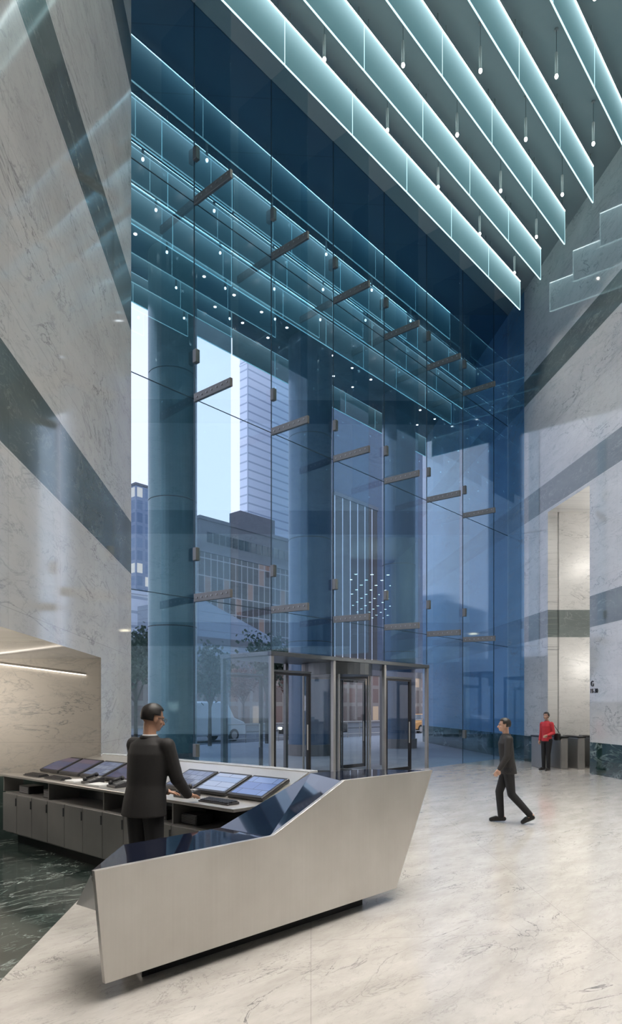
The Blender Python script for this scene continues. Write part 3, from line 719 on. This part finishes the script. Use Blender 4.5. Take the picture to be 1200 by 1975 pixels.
J.update(chest=(0, .03, 1.30), neck=(0, .03, 1.50), head=(0, .06, 1.665), shR=(.18, .05, 1.43), shL=(-.18, -.0, 1.43),
         elL=(-.23, .03, 1.15), wrL=(-.22, .16, .93), elR=(.23, -.08, 1.15), wrR=(.23, -.04, .90),
         knL=(-.09, -.05, .50), anL=(-.09, -.36, .15), toL=(-.10, -.23, .036), knR=(.09, .13, .52), anR=(.09, .10, .09), toR=(.10, .27, .035), tsL=1, tsR=-1)
person('man in dark suit walking left across the open marble floor', wsz(10.36, 3.08, 0), math.radians(41.76-10), 1.64/1.79, J,
       dict(skin='skin2', jacket='suit', collar='trouser', hem=.84, sw=.95), voxel=.007)
J = dict(base)
J.update(shR=(.165, 0, 1.42), shL=(-.165, 0, 1.42), elL=(-.22, -.02, 1.15), wrL=(-.16, .19, 1.08), elR=(.22, -.04, 1.15), wrR=(.23, .03, .92), knL=(-.08, .04, .5), anL=(-.08, .03, .085), toL=(-.10, .19, .035), tsR=-1)
person('woman in red jacket and black trousers standing by the turnstiles', wsz(19.0, 6.77, 0), math.radians(41.76+35), 1.68/1.79, J,
       dict(skin='skin2', jacket='red', collar='trouser', hem=.9, sw=.9), voxel=.009, hairlong=True)
bg = thing('shoulder_bag', 'dark shoulder bag hanging at the right hip of the woman in red', 'bag', wsz(19.02, 7.08, .82))
MB().loft([(bg.location.x, bg.location.y, .86, .04, .08), (bg.location.x, bg.location.y, .9, .05, .11), (bg.location.x, bg.location.y, 1.04, .045, .10), (bg.location.x, bg.location.y, 1.06, .03, .09)], 16).build('pouch', 'shoe', bg, smooth=True)
a_ = Vector((bg.location.x, bg.location.y, 1.04)); b_ = wsz(19.0, 6.91, 1.40)
MB().tube(a_+Vector((0, .08, 0)), b_, .008).tube(a_-Vector((0, .08, 0)), b_, .008).build('strap', 'shoe', bg)
# ================================================================ OUTSIDE
def vehicle(name, label, cat, loc, rz, prof, cab, wd, paint, wheels, wr_, lights=True):
    r = thing(name, label, cat, (0, 0, 0))
    MB().extr([(x, -wd/2, z) for x, z in prof], (0, wd, 0)).build('body', paint, r, bevel=.06)
    m = MB(); ins = .12
    m.extr([(x, -wd/2+ins, z) for x, z in cab], (0, wd-2*ins, 0)); m.build('cabin', paint, r, bevel=.05)
    x0, x1, x2, x3 = cab[0][0], cab[1][0], cab[2][0], cab[3][0]; z0, z1 = cab[0][1], cab[1][1]
    for sy in (-1, 1):
        y = sy*(wd/2-ins+.006)
        def gx(f): return x0+(x1-x0)*f, x3+(x2-x3)*f
        a, b = gx(.12); c, d = gx(.85); mid = (x1+x2)/2
        za, zb = z0+(z1-z0)*.12, z0+(z1-z0)*.85
        for (p, q, p2, q2) in ((a+.12, mid-.05, c+.08, mid-.05), (mid+.05, b-.12, mid+.05, d-.08)):
            MB().extr([(p, y, za), (q, y, za), (q2, y, zb), (p2, y, zb)], (0, sy*.01, 0)).build('side_window', 'cglass', r)
    for (xa, za, xb, zb, sg) in ((x3, z0, x2, z1, 1), (x0, z0, x1, z1, -1)):
        f = lambda t_, o: Vector((xa+(xb-xa)*t_+sg*o, 0, za+(zb-za)*t_+.005))
        p, q = f(.12, .012), f(.88, .012); hy = wd/2-ins-.1
        MB().extr([p+Vector((0, -hy, 0)), p+Vector((0, hy, 0)), q+Vector((0, hy, 0)), q+Vector((0, -hy, 0))], (sg*.01, 0, .01)).build('windscreen' if sg > 0 else 'rear_window', 'cglass', r)
    for wx in wheels:
        for sy in (-1, 1):
            w = MB().tube((wx, sy*(wd/2-.2), wr_), (wx, sy*(wd/2+.01), wr_), wr_, 20).build('wheel', 'tyre', r)
            MB().tube((wx, sy*(wd/2+.01), wr_), (wx, sy*(wd/2+.03), wr_), wr_*.6, 14).build('hub', 'steel2', w)
    fx = max(p[0] for p in prof); bx_ = min(p[0] for p in prof)
    for sy in (-1, 1):
        MB().box(fx-.05, fx+.015, sy*wd*.36-.14, sy*wd*.36+.14, .6, .74).build('headlight', 'head', r)
        MB().box(bx_-.015, bx_+.05, sy*wd*.38-.12, sy*wd*.38+.12, .7, .86).build('tail_light', 'redlcd', r)
    r.location = loc; r.rotation_euler = (0, 0, rz); return r
vehicle('van', 'white delivery van on the street beside the left column', 'van', (uat(385, 29.5), 29.5, -.12), 0,
        [(-2.6, .35), (-2.6, 2.2), (1.2, 2.25), (1.75, 1.35), (2.5, 1.1), (2.62, .9), (2.6, .35)], [(-2.45, 1.5), (-2.4, 2.27), (1.0, 2.27), (1.7, 1.3)], 2.0, 'vanw', (-1.7, 1.7), .36)
carp = [(-2.35, .35), (-2.38, .9), (-1.8, 1.0), (1.0, .98), (2.2, .82), (2.36, .6), (2.3, .32)]
carc = [(-1.75, .96), (-1.05, 1.44), (.25, 1.44), (1.15, .95)]
vehicle('car', 'black sedan on the street seen through the vestibule', 'car', (uat(605, 27.5), 27.5, -.12), math.pi, carp, carc, 1.8, 'carb', (-1.45, 1.45), .33)
vehicle('car', 'orange taxi at the right side of the vestibule', 'car', (uat(812, 27.5), 27.5, -.12), math.pi, carp, carc, 1.8, 'taxi', (-1.45, 1.45), .33)
def tree(label, x, v, ytop, hw, leaf, density, rr):
    random.seed(rr); u = uat(x, v); zt = zat(ytop, u, v); r = thing('street_tree', label, 'tree', (u, v, -.02), 'street trees')
    MB().tube((u, v, -.02), (u, v, zt*.5), .10, 8, .06).build('trunk', 'bark', r)
    br_ = MB(); tips = []
    for i in range(12):
        a = random.uniform(0, 6.28); p = Vector((u, v, zt*random.uniform(.35, .5))); q = Vector((u+math.cos(a)*hw*random.uniform(.4, .9), v+math.sin(a)*hw*random.uniform(.4, .9), zt*random.uniform(.6, .93)))
        br_.tube(p, q, .04, 5, .012); tips += [p.lerp(q, t_) for t_ in (.6, .8, 1)]
    br_.build('branches', 'bark', r)
    f = MB()
    for i in range(density):
        c = random.choice(tips)+Vector((random.gauss(0, .26), random.gauss(0, .26), random.gauss(0, .22)))
        d = Vector((random.gauss(0, 1), random.gauss(0, 1), random.gauss(0, 1))).normalized(); e1 = d.orthogonal().normalized()*random.uniform(.05, .11); e2 = d.cross(e1)
        f.quad(c-e1-e2*.6, c+e1-e2*.6, c+e1+e2*.6, c-e1+e2*.6)
    f.build('foliage', leaf, r)
tree('small leafy green tree beyond the vestibule between two columns', 515, 24, 1210, 1.15, 'leaf', 2200, 3)
tree('green street tree just right of the left column', 405, 24.5, 1240, 1.1, 'leaf', 2000, 5)
tree('dark green tree in the gap beside the left marble wall', 262, 24.2, 1200, 1.5, 'leaf', 3400, 8)
tree('rust coloured tree behind the black sedan', 580, 40, 1290, 2.0, 'leafr', 2200, 11)
tree('rust coloured tree behind the left part of the vestibule', 470, 40, 1280, 2.0, 'leafr', 2200, 13)
u = uat(613, 26); zt = zat(1216, u, 26)
sl = thing('street_lamp', 'tall street lamp with two glowing heads beyond the vestibule', 'street lamp', (u, 26, 0))
MB().tube((u, 26, -.12), (u, 26, zt), .08, 10, .05).build('pole', 'dsteel', sl)
MB().tube((u-.7, 26, zt), (u+.7, 26, zt), .035, 8).build('arm', 'dsteel', sl)
for s_ in (-1, 1):
    h = MB().box(u+s_*.7-.25, u+s_*.7+.25, 25.88, 26.12, zt, zt+.1).build('lamp_head', 'dsteel', sl)
    MB().box(u+s_*.7-.2, u+s_*.7+.2, 25.92, 26.08, zt-.08, zt).build('lamp_lens', 'lampg', h)
fe = thing('railing', 'low metal railing along the kerb beyond the vestibule', 'railing', (uat(560, 25.2), 25.2, 0))
ua, ub = uat(440, 25.2), uat(820, 25.2)
MB().tube((ua, 25.2, .95), (ub, 25.2, .95), .03).build('top_rail', 'steel2', fe); MB().tube((ua, 25.2, .2), (ub, 25.2, .2), .025).build('bottom_rail', 'steel2', fe)
x = ua
while x < ub: MB().tube((x, 25.2, -.01), (x, 25.2, .95), .025, 6).build('post', 'steel2', fe); x += 1.2
FM = {
 'tower': facade('tower_glass', (.46, .53, .64), (.82, .88, .95), (.76, .84, .93), 60.0, 3.6, .35, .15),
 'tower2': facade('blue_tower_glass', (.14, .2, .3), (.06, .12, .22), (.10, .17, .28), 3.0, 4.0, .5, .2, (1, .8, .5), .8, .9),
 'stone': facade('masonry', (.10, .105, .12), (.09, .095, .11), (.11, .115, .13), 2.0, 1.0, .03, .8),
 'grid': facade('dark_grid', (.20, .21, .23), (.006, .008, .012), (.012, .015, .02), 1.6, 3.4, .10, .3, (1, .5, .3), .16, .85),
 'stripe': facade('striped_tower', (.60, .66, .74), (.005, .006, .009), (.008, .010, .013), 2.8, 200.0, .15, .3),
 'navy': facade('navy_glass_tower', (.012, .035, .075), (.018, .055, .12), (.016, .05, .11), 3.0, 4.0, .12, .2),
 'slope': facade('slanted_metal', (.10, .14, .20), (.15, .20, .27), (.13, .18, .25), 8.0, 1.1, .06, .3),
 'shop': facade('street_front', (.16, .14, .13), (.05, .04, .04), (.14, .06, .045), 1.6, 2.2, .22, .3, (1, .72, .48), .35, .8),
}
def bld(label, x0, x1, yt, v0, dv, mat, extras=None, name='building'):
    u0, u1 = uat(x0, v0), uat(x1, v0); zt = zat(yt, u0, v0)
    r = thing(name, label, 'building', (u0, v0, 0))
    MB().box(u0, u1, v0, v0+dv, -.1, zt).build('facade', FM[mat], r)
    MB().box(u0-.2, u1+.2, v0-.2, v0+dv+.2, zt, zt+.8).build('parapet', FM['stone' if mat != 'tower' else 'tower'], r)
    return r, u0, u1, zt
bld('slender blue glass tower in the gap beside the left marble wall', 262, 290, 935, 180, 8, 'tower2')
r, u0, u1, zt = bld('tall pale silver glass skyscraper with banded storeys', 478, 568, 700, 210, 5, 'tower')
MB().hexa([(u0, 210, zt+.8), (u1, 210, zt+.8), (u1, 215, zt+.8), (u0, 215, zt+.8)], [(u0, 210, zt+6), (u1, 210, zt+3), (u1, 215, zt+3), (u0, 215, zt+6)]).build('sloped_crown', FM['tower'], r)
MB().tube((u0*.7+u1*.3, 212, zt+4), (u0*.7+u1*.3, 212, zt+16), .3, 6, .1).build('mast', 'steel2', r)
r, u0, u1, zt = bld('grey masonry block with rooftop plant room', 386, 568, 1000, 120, 6, 'stone')
MB().box(u0+(u1-u0)*.42, u0+(u1-u0)*.80, 121, 125, zt, zt+5).build('plant_room', FM['stone'], r)
for i in range(14):
    for j in range(3):
        a = u0+2+i*(u1-u0-4)/14
        MB().box(a, a+1.6, 119.9, 120.05, zt-5-j*4.2, zt-2.6-j*4.2).build('window', 'cglass', r)
bld('dark gridded office block below the grey masonry block', 382, 568, 1062, 100, 6, 'grid')
r, u0, u1, zt = bld('low building with slanted metal roof behind the small tree', 378, 550, 1240, 62, 12, 'slope')
MB().add([(u0, 61.8, zt+.8), (u1, 61.8, zt+.8), (u0, 61.8, zt+5.5), (u0, 74, zt+5.5), (u1, 74, zt+.8), (u0, 74, zt+.8)], [(0, 1, 2), (1, 4, 3, 2), (0, 2, 3, 5), (3, 4, 5)]).build('slanted_roof', FM['slope'], r)
bld('black office tower with thin white vertical stripes', 646, 728, 955, 95, 4, 'stripe')
bld('huge navy glass tower filling the gaps right of the middle column', 640, 850, 500, 160, 5, 'navy')
bld('low pale buildings far down the street by the left marble wall', 225, 292, 1140, 140, 6, 'tower')
bld('street front with warm shop windows behind the vestibule', 250, 830, 1275, 50, 8, 'shop')
# ================================================================ LIGHT, WORLD, CAMERA
def point(loc, energy, col, r=0.0):
    l = bpy.data.lights.new('lamp', 'POINT'); l.energy = energy; l.color = col; l.shadow_soft_size = r
    o = bpy.data.objects.new('fill_lamp', l); C.objects.link(o); o.location = loc; return o
for s_ in (-4.5, -5.7): point(wsz(8.0, s_, 1.9), 30, (1, .90, .78), .25)  # added fill lamps out of view, extend the strip's glow onto the niche
for z_ in (6.6, 3.2): point(wsz(18.6, 9.3, z_), 120, (1, .95, .88), 0)  # added fill lamps without a fixture, brighten the wall opening
point(wsz(24, 20, 6.5), 60, (1, .94, .86), 0)
w = bpy.data.worlds.new('World'); bpy.context.scene.world = w; w.use_nodes = True
nt = w.node_tree; nt.nodes.clear()
o = nt.nodes.new('ShaderNodeOutputWorld'); bgd = nt.nodes.new('ShaderNodeBackground'); tc = nt.nodes.new('ShaderNodeTexCoord'); sp = nt.nodes.new('ShaderNodeSeparateXYZ'); cr = nt.nodes.new('ShaderNodeValToRGB')
nt.links.new(tc.outputs['Generated'], sp.inputs[0]); nt.links.new(sp.outputs[2], cr.inputs[0]); nt.links.new(cr.outputs[0], bgd.inputs[0]); nt.links.new(bgd.outputs[0], o.inputs[0])
cr.color_ramp.elements[0].color = (.92, .87, 1.0, 1); cr.color_ramp.elements[1].color = (.35, .55, .95, 1)
e1 = cr.color_ramp.elements.new(.45); e1.color = (1.0, .93, 1.0, 1)
bgd.inputs[1].default_value = 1.75
cam = bpy.data.cameras.new('Camera'); co = bpy.data.objects.new('Camera', cam); C.objects.link(co)
co.location = (0, 0, EYE); co.rotation_euler = (math.pi/2, 0, math.radians(-48.24))
cam.sensor_fit = 'HORIZONTAL'; cam.sensor_width = 36; cam.lens = 36*F/1200; cam.shift_y = 377.5/1200; cam.clip_end = 800
bpy.context.scene.camera = co
bpy.context.scene.view_settings.view_transform = 'Standard'
